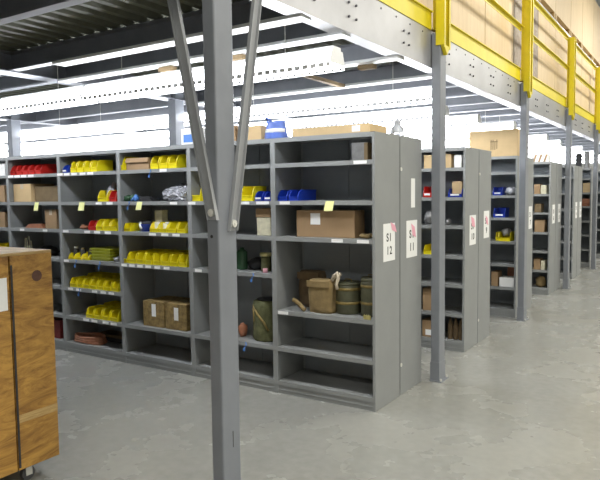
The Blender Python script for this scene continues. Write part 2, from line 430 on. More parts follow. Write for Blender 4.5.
# --- front row, first bay (near corner)
g = carton(-.213, -.078, .04, 1.89, .130, 'small grey metal box with tan side on the top shelf of the corner bay', .2, 'metal', None, False, name='metal_box')
MB().box(.040, .068, -.002, .19, .002, .128).build('tan_side', 'card2', g)
bins(2, -.905, -.690, .04, 1.59, .078, 'bin_b', 'in the corner bay beside its left post')
c = carton(-.735, -.206, .07, 1.3, .212, 'long brown cardboard box with a white label below the yellow note', .17, 'card', (-.13, -.04, .10, .19), False)
MB().box(-.262, .262, .06, .11, .2125, .2135).box(-.264, .264, .06, .11, .205, .2128).build('tape', 'tape', c)
m = MB()
for i in range(7): m.blob((random.uniform(-.05, .05), random.uniform(0, .1), .018), (.03, .03, .018), 2, .15, 0)
single(m, 'hardware_pieces', 'canvas2', 'small pile of brown hardware right of the long cardboard box', 'hardware', (-.12, .07, 1.3005), True)
def bag(w, d, h, mat, lab, loc, seed=1, flapm=None):
    random.seed(seed)
    r = thing('canvas_bag', lab, 'bag', loc)
    prof = [(.47, 0), (.50, .03), (.49, h * .3), (.50, h * .6), (.49, h * .88), (.45, h), (.2, h * 1.0)]
    m = MB(); n = 28
    rings = []
    for rr, z in prof:
        ring = []
        for i in range(n):
            t = 2 * PI * i / n
            c_, s_ = math.cos(t), math.sin(t)
            k = 1 / max(abs(c_), abs(s_)) ** .75
            ring.append(m.bm.verts.new((w * rr * c_ * k + random.uniform(-.004, .004), d * rr * s_ * k + random.uniform(-.004, .004) + d / 2, z + random.uniform(-.005, .005) * (z > 0))))
        rings.append(ring)
    for a, b in zip(rings, rings[1:]):
        for i in range(n): m.bm.faces.new([a[i], a[(i + 1) % n], b[(i + 1) % n], b[i]])
    m.bm.faces.new(rings[0][::-1]); m.bm.faces.new(rings[-1])
    m.build('bag_body', mat, r, smooth=True)
    MB().box(-w * .47, w * .47, -.012, -.004, h * .78, h * .98, .003).build('flap', flapm or mat, r)
    return r
bag(.225, .14, .30, 'canvas3', 'dark brown canvas bag standing behind the tan canvas bag', (-.735, .24, .6955), 3)
b2 = bag(.225, .15, .265, 'canvas2', 'upright tan canvas bag on the shelf of the corner bay', (-.52, .05, .6955), 5)
MB().tube([(.09, .05, .25), (.12, .03, .30), (.16, .02, .33), (.17, .02, .29), (.15, .02, .24), (.16, .02, .20)], .014, 8)\
    .tube([(.12, .03, .29), (.16, .04, .31), (.18, .03, .32)], .016, 8).build('strap', 'tape', b2, smooth=True)
single(MB().tube([(-.07, 0, .085), (-.05, 0, .08), (-.01, 0, .055), (.02, 0, .025), (.045, -.005, .012)], .018, 8), 'canvas_strap', 'canvas2',
       'loose tan strap end lying at left of the canvas bags', 'strap', (-.70, .06, .697), True)
def canister(r0, h, lab, loc):
    r = thing('canister', lab, 'canister', loc)
    MB().lathe([(r0 * .94, 0), (r0, .006), (r0, h * .86), (r0 * .98, h * .9)], 28).build('body', 'can', r, smooth=True)
    MB().lathe([(r0 * .99, h * .9), (r0 * 1.0, h * .97), (r0 * .93, h), (r0 * .4, h)], 28).build('lid', 'can', r, smooth=True)
    for z in (h * .30, h * .74):
        MB().lathe([(r0 * .99, z), (r0 * 1.035, z + .003), (r0 * 1.035, z + .02), (r0 * .99, z + .023)], 28).build('band', 'canband', r, smooth=True)
    MB().tube([(-.03, 0, h), (-.028, 0, h + .018), (.028, 0, h + .018), (.03, 0, h)], .004, 6).build('handle', 'canband', r)
    return r
canister(.102, .25, 'wide olive metal canister with two brass bands beside the tan bag', (-.335, .20, .6955))
canister(.084, .30, 'taller olive canister with brass bands in the right corner', (-.118, .18, .6955))
single(MB().box(-.03, .03, 0, .01, 0, .03).box(-.022, -.018, -.004, 0, .005, .04).box(-.004, 0, -.004, 0, .005, .04).box(.014, .018, -.004, 0, .005, .04),
       'brass_clip', 'gold', 'small brass clip standing at the shelf edge below the canisters', 'clip', (-.075, .012, .6955))

# --- second bay
bins(1, -1.868, -1.715, .03, 1.59, .125, 'bin_y', 'seen left of the foreground column', .2)
bins(1, -1.275, -1.135, .03, 1.59, .110, 'bin_y', 'between the right brace and the blue bins', .2)
bins(2, -1.130, -.940, .03, 1.59, .072, 'bin_b', 'right of the yellow bin in the second bay', card=True)
r = carton(-1.127, -.985, .06, 1.3, .150, 'cream printed carton under a small brown box', .2, 'cream', None, False)
carton(-1.135, -.982, .055, 1.4515, .075, 'small brown box stacked on the cream carton', .2, 'card', None, False)
r = thing('jar', 'glass jar with gold lid beside the bay post', 'jar', (-1.095, .14, .9905))
MB().lathe([(.040, 0), (.043, .01), (.043, .115), (.036, .13)], 20).build('jar_body', 'canvas', r, smooth=True)
MB().lathe([(.052, .13), (.054, .135), (.054, .152), (.05, .158)], 20).build('lid', 'gold', r, smooth=True)
single(MB().lathe([(.02, 0), (.02, .035), (.0195, .036)], 12), 'reel', 'pink', 'tiny pink and white reel at the shelf edge by the jar', 'reel', (-1.04, .05, .9905), True)
single(MB().lathe([(.045, 0), (.048, .01), (.048, .15), (.03, .17), (.018, .175), (.018, .19)], 18), 'bottle', 'green', 'dark green bottle just right of the foreground column', 'bottle', (-1.37, .16, .9905), True)
single(MB().blob((0, 0, .05), (.09, .08, .055), 3, .12, 0), 'tool_pouch', 'dark', 'black pouch lying between the green bottle and the jar', 'pouch', (-1.24, .22, .9905), True)
random.seed(11)
r = thing('canvas_roll', 'olive green canvas roll standing under a dark cap in second bay', 'canvas roll', (-1.125, .19, .3905))
MB().lathe([(.118, 0), (.128, .02), (.122, .09), (.130, .17), (.121, .24), (.127, .30), (.120, .335), (.10, .345)], 26, jit=.004).build('roll', 'canvas', r, smooth=True)
MB().lathe([(.085, .343), (.09, .35), (.088, .358), (.06, .36)], 20).build('cap', 'dark', r, smooth=True)
MB().tube([(-.08, -.10, .30), (-.02, -.128, .24), (.05, -.125, .17), (.08, -.105, .10)], .010, 6).tube([(-.09, -.08, .1), (-.06, -.115, .18), (-.08, -.10, .28)], .008, 6).build('tie_cord', 'canband', r, smooth=True)
single(MB().blob((0, 0, .06), (.04, .05, .065), 2, .15, 0).blob((.01, -.02, .1), (.025, .02, .03), 2, .2), 'rag_bundle', 'copper', 'reddish rag bundle between the column and the canvas roll', 'rag', (-1.375, .16, .3905), True)

# --- third bay
bins(1, -2.765, -2.700, .03, 1.89, .12, 'bin_y', 'squeezed left of the open cardboard box', .2)
carton(-2.69, -2.386, .06, 1.89, .115, 'open brown cardboard box on the top shelf of third bay', .3, 'card', None, True, True)
bins(3, -2.345, -2.000, .035, 1.89, .115, 'bin_y', 'on the top shelf of the third bay')
single(MB().blob((0, 0, .03), (.04, .05, .035), 2, .2, 0).blob((.05, .02, .03), (.03, .04, .035), 2, .2, 0), 'glove_pair', 'green', 'green crumpled gloves at the left of the third bay', 'gloves', (-2.71, .09, 1.5905), True)
single(MB().blob((0, 0, .03), (.022, .03, .035), 2, .2, 0).tube([(0, -.02, .04), (.01, -.045, .03), (-.01, -.05, .01)], .008, 6), 'lanyard', 'blue_tag', 'bright blue lanyard bundle right of the green gloves', 'lanyard', (-2.59, .075, 1.5905), True)
single(MB().box(-.085, .085, 0, .12, 0, .022, .004).box(-.07, .05, .01, .1, .022, .044, .004), 'tool_case', 'dark', 'flat dark tool case next to the blue lanyard', 'case', (-2.47, .08, 1.5905))
random.seed(21)
m = MB(); m.blob((-.02, 0, .06), (.19, .13, .085), 4, .10, 0); m.blob((.08, -.04, .06), (.10, .08, .075), 4, .14, 0); m.blob((-.02, .05, .10), (.11, .08, .06), 3, .14, 0)
single(m, 'plastic_bag', 'polysilver', 'crumpled silvery plastic bag at the right of the third bay', 'bag', (-2.07, .17, 1.5905))
bins(1, -2.735, -2.625, .035, 1.3, .07, 'bin_y', 'alone at the left, small and low, beside the round blue bin', .12)
r = thing('round_bin', 'round blue bin holding black coiled parts', 'bin', (-2.49, .13, 1.3005))
MB().lathe([(.068, 0), (.085, .07), (.087, .072), (.082, .072), (.066, .008), (.01, .008)], 24).build('bin_body', 'bin_b', r, smooth=True)
MB().blob((0, 0, .075), (.06, .06, .04), 2, .2).build('black_parts', 'dark', r, smooth=True)
MB().tube([(-.05, -.05, .085), (-.02, -.085, .06), (0, -.09, .03)], .012, 6).build('white_tag', 'paper', r, smooth=True)
bins(4, -2.375, -1.905, .03, 1.3, .085, 'bin_y', 'below the silvery bag')
m = MB()
carton(-2.365, -2.275, .10, 1.386, .12, 'tall narrow white carton rising out of the yellow bins', .08, 'cream', None, False)
for i, (x, y, hh) in enumerate([(-2.335, .09, .05), (-2.255, .08, .045), (-2.22, .11, .055)]): carton(x - .035, x + .035, y, 1.3045, hh + .035, ['small white packet in the leftmost', 'small white packet left of centre in the', 'small white packet at centre of the'][i] + ' yellow bin under the silvery bag', .05, 'paper', None, False, name='packet')
single(MB().lathe([(.022, 0), (.022, .09), (.015, .10), (.015, .115)], 14), 'bottle', 'paper', 'small white bottle behind the yellow bins of the third bay', 'bottle', (-2.13, .33, 1.3005), True)
bins(8, -2.790, -1.900, .03, .99, .098, 'bin_y', 'in the full front row above the printed cartons', .2)
bins(8, -2.790, -1.900, .245, .99, .098, 'bin_y', 'in the hidden back row above the printed cartons', .18)
carton(-2.512, -2.232, .05, .39, .245, 'left of two brown printed cartons with white label', .33, 'carton', (-.02, .035, .10, .22), False)
carton(-2.216, -1.945, .05, .39, .245, 'right of two brown printed cartons with white label', .33, 'carton', (-.02, .035, .09, .21), False)

# --- fourth bay
bins(1, -3.650, -3.550, .04, 1.89, .078, 'bin_b', 'at the far left of the top shelf of fourth bay', card=True)
bins(4, -3.505, -3.075, .03, 1.89, .105, 'bin_y', 'on the top shelf of the fourth bay', .2)
bins(2, -3.02, -2.80, .22, 1.89, .10, 'bin_y', 'set back on the fourth bay top shelf', .18)
bins(1, -3.113, -2.955, .04, 1.59, .10, 'bin_y', 'holding the standing clear bag', .2)
random.seed(4)
single(MB().blob((0, 0, .07), (.06, .05, .08), 3, .12, 0).blob((.02, 0, .14), (.025, .03, .05), 2, .15), 'plastic_bag', 'poly', 'clear plastic bag standing in the yellow bin of the fourth bay', 'bag', (-3.02, .16, 1.60), True)
bins(1, -2.940, -2.825, .04, 1.59, .095, 'bin_r', 'right of the bin with the clear bag', .2)
m = MB()
for i in range(6): m.blob((random.uniform(-.10, .10), random.uniform(0, .14), .022), (.05, .04, .024), 2, .2, 0)
single(m, 'coiled_webbing', 'copper', 'reddish brown coiled webbing lying left of a red bin', 'webbing', (-3.39, .10, 1.3005), True)
bins(1, -3.270, -3.155, .04, 1.3, .085, 'bin_r', 'between the reddish webbing and the yellow bins', .2)
bins(3, -3.140, -2.815, .03, 1.3, .10, 'bin_y', 'below the standing clear bag')
bins(3, -3.593, -3.257, .03, .99, .055, 'bin_y', 'holding dark jars left of the stacked trays', .2)
for i, (x, hh) in enumerate([(-3.545, .12), (-3.43, .11), (-3.31, .10)]):
    r = thing('jar', ['small dark jar with white cap in the leftmost low yellow bin', 'small dark jar in the middle low yellow bin', 'small dark jar in the right low yellow bin'][i], 'jar', (x, .10, .996))
    MB().lathe([(.026, 0), (.028, .005), (.028, hh * .75), (.018, hh * .85)], 14).build('jar_body', 'dark', r, smooth=True)
    MB().lathe([(.019, hh * .85), (.02, hh)], 14).build('cap', 'paper' if i == 0 else 'canband', r, smooth=True)
for i in range(4):
    m = MB(); z = 0
    m.hexa([(-.13, 0, 0), (.13, 0, 0), (.13, .24, 0), (-.13, .24, 0), (-.15, -.012, .028), (.15, -.012, .028), (.15, .25, .028), (-.15, .25, .028)])
    m.box(-.156, .156, -.018, .256, .026, .031)
    tag(m.build('tray', 'tub', None, (-3.105, .06, .9905 + i * .0315)), f'yellow green tray, {["lowest", "second", "third", "topmost"][i]} of the stack of four trays', 'tray', 'stacked yellow green trays')
single(MB().blob((0, 0, .022), (.035, .04, .026), 2, .25, 0), 'fittings_bag', 'polysilver', 'small silvery bag of fittings right of the stacked trays', 'bag', (-2.895, .09, .9905), True)
bins(7, -3.585, -2.830, .03, .695, .085, 'bin_y', 'in the front row under the stacked trays', .19)
bins(7, -3.585, -2.830, .235, .695, .105, 'bin_y', 'in the second row under the stacked trays', .18)
bins(4, -3.345, -2.845, .03, .39, .095, 'bin_y', 'in the front row above the copper coil', .19)
bins(4, -3.345, -2.845, .235, .39, .105, 'bin_y', 'in the second row above the copper coil', .18)
m = MB()
for j in range(5):
    pts = []
    for i in range(33):
        t = 2 * PI * i / 32
        pts.append((math.cos(t) * (.225 - .006 * j), math.sin(t) * (.10 - .004 * (j % 2)), .014 + .013 * j + .006 * math.sin(3 * t + j)))
    m.tube(pts, .0105, 6)
single(m, 'cable_coil', 'copper', 'flat coil of copper red cable at the bottom left of the fourth bay', 'cable', (-3.40, .125, .106), True)
r = thing('flat_case', 'dark flat case with brown lid behind the copper coil', 'case', (-3.13, .26, .1055))
MB().box(-.30, .28, -.03, .15, 0, .045, .006).build('case_body', 'dark', r)
MB().box(-.30, .28, -.03, .15, .045, .075, .006).build('lid', 'canvas3', r)

# --- fifth bay
bins(5, -4.575, -4.000, .04, 1.89, .100, 'bin_r', 'on the top shelf at the far left', card=False)
bins(1, -3.97, -3.86, .22, 1.89, .09, 'bin_r', 'set back in shade right of the red row', .18)
carton(-4.555, -4.230, .06, 1.59, .20, 'tan cardboard box left of the dark brown box under the red bins', .3, 'card3', None, True)
carton(-4.215, -3.80, .10, 1.59, .17, 'dark brown cardboard box beside the tan one under the red bins', .3, 'card2', None, False)
m = MB()
for i in range(4): m.box(-.18 + i * .02, .16 - i * .02, .0, .2, i * .011, i * .011 + .010, .002)
single(m, 'folded_cloth', 'copper', 'folded reddish cloth lying left of an upright tan box', 'cloth', (-4.215, .08, 1.3005))
carton(-3.985, -3.785, .05, 1.3, .205, 'upright tan box at the right end of the fifth bay', .3, 'card', None, True)
m = MB()
for j, (cx, w_, hh) in enumerate([(-.04, .045, .2), (.0, .05, .22), (.04, .04, .17)]):
    m.tube([(cx - w_ / 2, 0, .01), (cx - w_ / 2, .01, hh * .6), (cx - w_ / 4, .01, hh * .95), (cx + w_ / 4, .01, hh * .95), (cx + w_ / 2, .01, hh * .6), (cx + w_ / 2, 0, .01)], .008, 6)
single(m, 'rope_loops', 'cream', 'white rope loops standing above the plywood crate edge', 'rope', (-4.375, .09, .9905), True)
single(MB().blob((0, 0, .05), (.14, .10, .06), 3, .1, 0), 'harness_pile', 'dark', 'black harness pile right of the white rope loops', 'harness', (-4.13, .18, .9905), True)
carton(-4.05, -3.80, .05, .105, .20, 'dark red box on the bottom shelf beside the plywood crate', .3, 'redbox', None, False)
# --- sixth bay
carton(-4.97, -4.687, .05, 1.89, .145, 'white box on the top shelf at the left edge', .3, 'paper', None, False)
carton(-5.02, -4.715, .05, 1.59, .19, 'tan box, upper of two at the left edge', .3, 'card', None, False)
carton(-5.02, -4.735, .05, 1.3, .175, 'tan box, lower of two at the left edge', .3, 'card', None, False)
bins(3, -5.0, -4.665, .04, .99, .10, 'bin_y', 'at the left edge just above the plywood crate')

# --- on top of the front row
z = H
carton(-.80, -.10, .12, z, .075, 'long flat tan cardboard box on top of the corner bay', .3, 'card3', (.20, .27, .02, .065), False)
random.seed(9)
m = MB().lathe([(.055, 0), (.06, .03), (.045, .07), (.022, .095), (.03, .12), (.02, .13)], 14, c=(0, 0), jit=.006)
single(m, 'plastic_bag', 'poly', 'clear bag knotted on top of the corner by the end panel', 'bag', (-.06, .53, z + .001), True)
carton(-1.36, -1.11, .12, z, .13, 'pale cardboard box on the shelf top left of the blue bag', .25, 'card3', None, False)
random.seed(10)
r = thing('carrier_bag', 'blue and white carrier bag on top of the second bay', 'bag', (-.98, .15, z + .001))
MB().lathe([(.08, 0), (.095, .02), (.085, .08), (.075, .13), (.08, .15)], 18, sx=1.15, sy=.7, jit=.006).build('bag_body', 'polyblue', r, smooth=True)
MB().lathe([(.07, .05), (.1, .06), (.1, .085), (.07, .095)], 18, sx=1.02, sy=.66, jit=.003).build('white_print', 'paper', r, smooth=True)
MB().tube([(-.07, 0, .13), (-.10, 0, .19), (-.05, 0, .16)], .012, 6).build('handle', 'polyblue', r, smooth=True)
carton(-2.02, -1.78, .12, z, .155, 'white and blue printed carton on top left of the foreground column', .22, 'paper', None, False)
o = [q for q in bpy.data.objects if q.get('label', '').startswith('white and blue printed carton')][0]
MB().box(-.09, .07, -.002, -.0005, .03, .10).build('blue_print', 'blue_tag', o)
carton(-1.52, -1.40, .14, z, .15, 'narrow orange brown carton on top right of the foreground column', .2, 'card', None, False)

# --- second row
y = PITCH + .05
def at(lvl): return LV[lvl]
carton(-.46, -.35, y, at(6), .14, 'tan box on the top shelf seen left of the first yellow-topped column', .2, 'card3', None, False)
carton(-.225, -.165, y, at(6), .142, 'narrow tan box on the second row top shelf', .2, 'card3', None, False)
carton(-.135, -.055, y, at(6), .128, 'white box on the second row top shelf by the end panel', .2, 'paper', None, False)
bins(1, -.475, -.365, y, 1.59, .10, 'bin_r', 'in the second row left of the first aisle column', .2, card=True)
bins(1, -.205, -.042, y, 1.59, .078, 'bin_b', 'in the second row holding a tan box', .22, card=True)
carton(-.175, -.07, y + .06, 1.596, .155, 'small tan box sitting in a blue bin of the second row', .12, 'card3', None, False)
random.seed(12)
single(MB().blob((0, 0, .07), (.07, .08, .085), 3, .12, 0), 'plastic_bag', 'metal', 'dark grey bag in the second row left of the column', 'bag', (-.42, y + .1, 1.3005), True)
single(MB().blob((0, 0, .03), (.03, .04, .035), 2, .12, 0), 'cloth_pad', 'metal', 'small grey pad on the second row shelf right of the column', 'pad', (-.21, y + .06, 1.3005), True)
bins(1, -.47, -.355, y, .99, .085, 'bin_y', 'in the second row left of the first aisle column', .2)
carton(-.47, -.35, y, .39, .235, 'tan box on the second lowest shelf of the second row', .25, 'card', None, False)
carton(-.475, -.36, y, .105, .18, 'brown box with pale front on the bottom of the second row', .25, 'card', (-.02, .05, .02, .08), False)
for i in range(3):
    single(MB().lathe([(.024, 0), (.027, .01), (.027, .15), (.015, .19), (.010, .20), (.010, .225)], 14), 'bottle', 'canvas3',
           'brown bottle on the bottom shelf of the second row, ' + ['left', 'middle', 'right'][i] + ' of three', 'bottle', (-.178 + i * .058, y + .04, .1055), True)
# --- third row
y = 2 * PITCH + .05
bins(1, -.33, -.19, y, 1.59, .095, 'bin_b', 'in the third row under the big box', .22, card=True)
single(MB().blob((0, 0, .05), (.08, .09, .06), 3, .14, 0), 'plastic_bag', 'polysilver', 'silvery bag right of the blue bin in the third row', 'bag', (-.105, y + .1, 1.5905), True)
bins(1, -.32, -.15, y, 1.3, .11, 'bin_b', 'in the third row one shelf above the yellow bin', .22, card=True)
r = thing('storage_bin', 'yellow bin piled with a grey bag in the third row', 'bin', (-.165, y, .9905))
bin_mesh(.15, .22, .12).build('bin_body', 'bin_y', r)
single(MB().blob((0, 0, .055), (.06, .08, .062), 3, .12, 0), 'plastic_bag', 'metal', 'grey bag resting in the yellow bin of the third row', 'bag', (-.165, y + .11, 1.045), True)
bins(1, -.30, -.25, y + .05, .99, .10, 'bin_y', 'narrow, left of the yellow bin with grey bag', .15)
carton(-.225, -.035, y, .39, .12, 'white box on the second lowest shelf of the third row', .2, 'paper', (-.03, .0, .03, .09), False)
carton(-.33, -.245, y, .39, .19, 'brown box left of the white box in the third row', .2, 'card', None, False)
carton(-.175, -.045, y + .21, .39, .235, 'reddish brown box behind the white box in the third row', .14, 'copper', None, False)
c = carton(-.64, -.010, y, H, .345, 'large tan cardboard box on top of the third row', .25, 'card3', None, False)
for i, (a, b_, z0, z1) in enumerate([(-.03, -.02, .09, .22), (-.005, .005, .09, .22), (.02, .03, .09, .2), (.045, .055, .10, .22), (-.035, .06, .19, .20)]):
    MB().box(a + .0, b_ + .0, -.0018, -.0006, z0, z1).build('printed_mark', 'card2', c)
# --- fourth row
y = 3 * PITCH + .05
carton(-.255, -.165, y, 1.59, .155, 'tan box, left of a pair in the fourth row', .2, 'card', None, False)
carton(-.155, -.07, y, 1.59, .14, 'cream box, right of a pair in the fourth row', .2, 'cream', None, False)
carton(-.245, -.145, y, 1.3, .135, 'brown box on the fourth row in the middle of the face', .2, 'card2', None, False)
carton(-.240, -.09, y, .99, .19, 'brown box on the fourth row one shelf below the small one', .2, 'card', None, False)
carton(-.245, -.145, y, .39, .17, 'tan box, left of a pair low in the fourth row', .2, 'card', None, False)
carton(-.135, -.075, y, .39, .15, 'cream box, right of a pair low in the fourth row', .2, 'cream', None, False)
random.seed(13)
single(MB().blob((0, 0, .08), (.08, .09, .10), 3, .12, 0), 'sack', 'canvas2', 'yellowish sack on the bottom shelf of the fourth row', 'sack', (-.15, y + .1, .1055), True)
c = carton(-.30, -.05, y, H, .12, 'white and orange striped box on top of the fourth row', .2, 'paper', None, False)
for i in range(3): MB().hexa([(-.11 + i * .08, -.002, .0), (-.08 + i * .08, -.002, .0), (-.08 + i * .08, -.0008, .0), (-.11 + i * .08, -.0008, .0),
                              (-.07 + i * .08, -.002, .118), (-.04 + i * .08, -.002, .118), (-.04 + i * .08, -.0008, .118), (-.07 + i * .08, -.0008, .118)]).build('stripe', 'card', c)
# --- sixth row
y = 5 * PITCH + .05
carton(-.17, -.02, y, 1.59, .20, 'pale box near the top of the sixth row face', .2, 'card3', None, False)
carton(-.18, -.02, y, 1.3, .16, 'orange brown box on the middle of the sixth row face', .2, 'copper', None, False)
for i, (x, w_, hh) in enumerate([(-.27, .11, .33), (-.11, .09, .36)]):
    single(MB().box(-w_ / 2, w_ / 2, 0, .12, 0, hh, .01).box(-w_ * .6, w_ * .6, -.02, .14, 0, .02), 'floor_scale_head', 'dark' if i == 0 else 'metal',
           ['dark upright device standing on the sixth row top, left of two', 'grey upright device standing on the sixth row top, right of two'][i], 'device', (x, y, H + .001))

# ------------------------------------------------------------------ mezzanine steel
ZB, ZT = 2.69, 3.0
CY = [-1.865, 1.033, 4.03, 7.05, 10.1, 13.425, 16.523, 19.621]
def column(x, y, a, b, label, group, top=ZT - .02, near=False):
    r = thing('steel_column', label, 'column', (x, y, 0), 0, group)
    m = MB().box(-a / 2, a / 2, -b / 2, b / 2, .01, top, .008)
    m.build('shaft', 'column', r)
    MB().box(-a / 2 - .004, a / 2 + .03, -b / 2 - .02, b / 2 + .02, 0, .01).build('base_plate', 'column', r)
    MB().box(-a / 2 - .003, a / 2 + .003, -b / 2 - .003, b / 2 + .003, .01, .17).build('base_sleeve', 'column', r)
    for s in (-1, 1): MB().cyl((a / 2 + .018, s * (b / 2 + .004), .01), (a / 2 + .018, s * (b / 2 + .004), .03), .008, n=8).build('anchor_bolt', 'boltl', r)
    return r
col0 = column(.106, CY[0], .072, .135, 'thick grey steel column in the foreground with two V braces', 'columns along the open aisle', near=True)
for k in range(1, len(CY)):
    column(.10, CY[k], .078, .14, f'{["", "nearest", "second", "third", "fourth", "fifth", "sixth", "seventh"][k]} slim grey column along the open aisle beyond the foreground one', 'columns along the open aisle')
for i, x in enumerate((-2.95, -6.0)):
    for k in range(1, 6):
        column(x, CY[k], .11, .14, f'grey column under the mezzanine behind the front row, {["right", "left"][i]} line, {ORD[k - 1]} from the front', 'columns standing inside the mezzanine')
for x in (-2.95, -6.0):
    column(x, CY[0], .11, .14, 'grey column under the mezzanine left of the plywood crate, ' + ('near' if x > -4 else 'far'), 'columns standing inside the mezzanine')
# V braces
def brace(p, q, wdir, ndir, label, cat='brace'):
    p = Vector(p); q = Vector(q); n = Vector(ndir)
    r = thing('diagonal_brace', label, cat, p)
    o = Vector((0, 0, 0)); e = q - p
    def slab(w0, w1, n0, n1):
        f = lambda base, w, k: tuple(base + Vector(wdir) * w + n * k)
        return [f(o, w0, n0), f(o, w1, n0), f(o, w1, n1), f(o, w0, n1), f(e, w0, n0), f(e, w1, n0), f(e, w1, n1), f(e, w0, n1)]
    MB().hexa(slab(-.029, .029, 0, .005)).hexa(slab(-.029, -.025, .005, .020)).hexa(slab(.025, .029, .005, .020)).build('brace_bar', 'brace', r)
    bp = e.normalized() * .035
    MB().cyl(bp + n * .005, bp + n * .020, .018, n=8).cyl(bp + n * .0, bp + n * .024, .006, n=8).build('bolt', 'boltl', r)
    return r
yb = CY[0] - .135 / 2
brace((.120, yb - .001, 1.53), (-.153, yb - .001, 2.84), (1, 0, 0), (0, -1, 0), 'left arm of the V brace bolted to the foreground column')
rb = brace((.1435, CY[0] + .022, 1.475), (.1435, CY[0] + .296, 2.84), (0, 1, 0), (1, 0, 0), 'right arm of the V brace bolted to the foreground column')
MB().box(-.0875, 0, .225, .305, 1.27, 1.37).build('gusset_block', 'brace', rb)
MB().cyl((-.006, -.0675, 1.452), (-.006, -.0690, 1.452), .008, n=10).build('bolt_hole', 'ink', col0)
MB().box(.036, .0372, .006, .010, .42, .50).build('bolt_hole', 'ink', col0)

# fascia beam along the aisle (C channel), one per span
PURL = [-6.6, -5.8, -5.0, -4.1, -3.3, -2.5, -1.89, -.97, -.44, .44, 1.35, 2.05, 2.75, 3.45, 4.13, 4.85, 5.55, 6.3, 7.23, 7.9, 8.6, 9.4, 10.3, 11.2, 12.1, 13.1, 14.2, 15.3, 16.5, 18.0, 19.5]
spans = [(-8.0, CY[0])] + list(zip(CY, CY[1:]))
for i, (a, b) in enumerate(spans):
    r = thing('fascia_beam', ['galvanised fascia beam running over the foreground column toward the viewer', 'galvanised fascia beam from the foreground column to the next, studded with bolts',
                              'galvanised fascia beam between the first and second aisle columns beyond', 'galvanised fascia beam between second and third aisle columns beyond'][i] if i < 4
              else f'galvanised fascia beam far along the aisle, span {["four", "five", "six", "seven", "eight"][i - 4]} from the foreground column', 'beam', (.05, a, ZB), 0, 'beams along the mezzanine edge')
    L = b - a
    m = MB().box(.0, .006, .004, L - .004, 0, ZT - ZB).box(-.11, .0, .004, L - .004, 0, .005).box(-.07, .0, .004, L - .004, ZT - ZB - .005, ZT - ZB).box(-.07, -.066, .004, L - .004, .005, .02)
    m.build('channel', 'galv', r)
    n = 0
    for py in PURL:
        if a + .1 < py < b - .1 and i < 5:
            for dy in (-.05, .05):
                for dz in (.10, .19):
                    MB().cyl((.006, py - a + dy, dz), (.016, py - a + dy, dz), .0085, n=8).build('bolt', 'boltm', r); n += 1
    if i in (1, 2):
        for k in range(10):
            yy = .3 + k * .26
            MB().cyl((.006, yy, .265), (.010, yy, .265), .007, n=8).build('bolt', 'boltm', r)

# main cross beams running front to back
for i, x in enumerate((-2.95, -6.0, -9.0)):
    r = tag(MB().box(-.09, .09, 0, 27.8, 0, .008).box(-.09, .09, 0, 27.8, .157, .165).box(-.005, .005, 0, 27.8, .008, .157).build('girder', 'purlin', None, (x, -8, ZB)),
        f'long grey girder under the mezzanine, {["nearest", "middle", "far left"][i]} of three', 'girder', 'girders running away under the mezzanine')
# purlins (C sections across) per bay
PX = [(-2.944, .049), (-5.994, -2.956), (-8.994, -6.006)]
pprot = {}
for j, (a, b) in enumerate(PX):
    L = b - a
    for i, y in enumerate(PURL):
        lab = (f'steel purlin in the {["right", "middle", "left"][j]} deck bay, ' +
               (f'{ORD[i - 6]} beyond the foreground column' if 6 <= i < 18 else (f'{ORD[i]} of those behind the viewer' if i < 6 else f'{ORD[i - 18] if i - 18 < 12 else "last"} of the distant ones')))
        if j not in pprot:
            m = MB().box(.004, L, 0, .004, 0, .146).box(.004, L, -.07, 0, 0, .004).box(.004, L, -.07, 0, .142, .146).box(.004, L, -.07, -.067, .004, .016)
            o = m.build('purlin', 'purlin'); pprot[j] = o
        else:
            o = pprot[j].copy(); COL.objects.link(o)
        o.location = (a, y + .03, ZB + .009)
        tag(o, lab, 'purlin', 'purlins under the mezzanine deck')
# corrugated deck
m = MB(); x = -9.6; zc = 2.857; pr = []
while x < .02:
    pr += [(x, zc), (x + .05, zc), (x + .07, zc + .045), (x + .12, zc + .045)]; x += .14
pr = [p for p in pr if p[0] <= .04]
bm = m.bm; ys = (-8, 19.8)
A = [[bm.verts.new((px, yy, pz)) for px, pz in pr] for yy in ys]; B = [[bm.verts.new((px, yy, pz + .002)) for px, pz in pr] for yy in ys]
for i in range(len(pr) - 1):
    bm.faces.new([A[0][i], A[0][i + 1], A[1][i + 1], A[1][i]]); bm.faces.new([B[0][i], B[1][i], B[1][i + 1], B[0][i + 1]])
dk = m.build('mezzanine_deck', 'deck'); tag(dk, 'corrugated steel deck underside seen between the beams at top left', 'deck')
MB().box(-9.6, .045, -8, 19.8, 2.905, ZT - .006).build('deck_board', 'deckboard', dk)

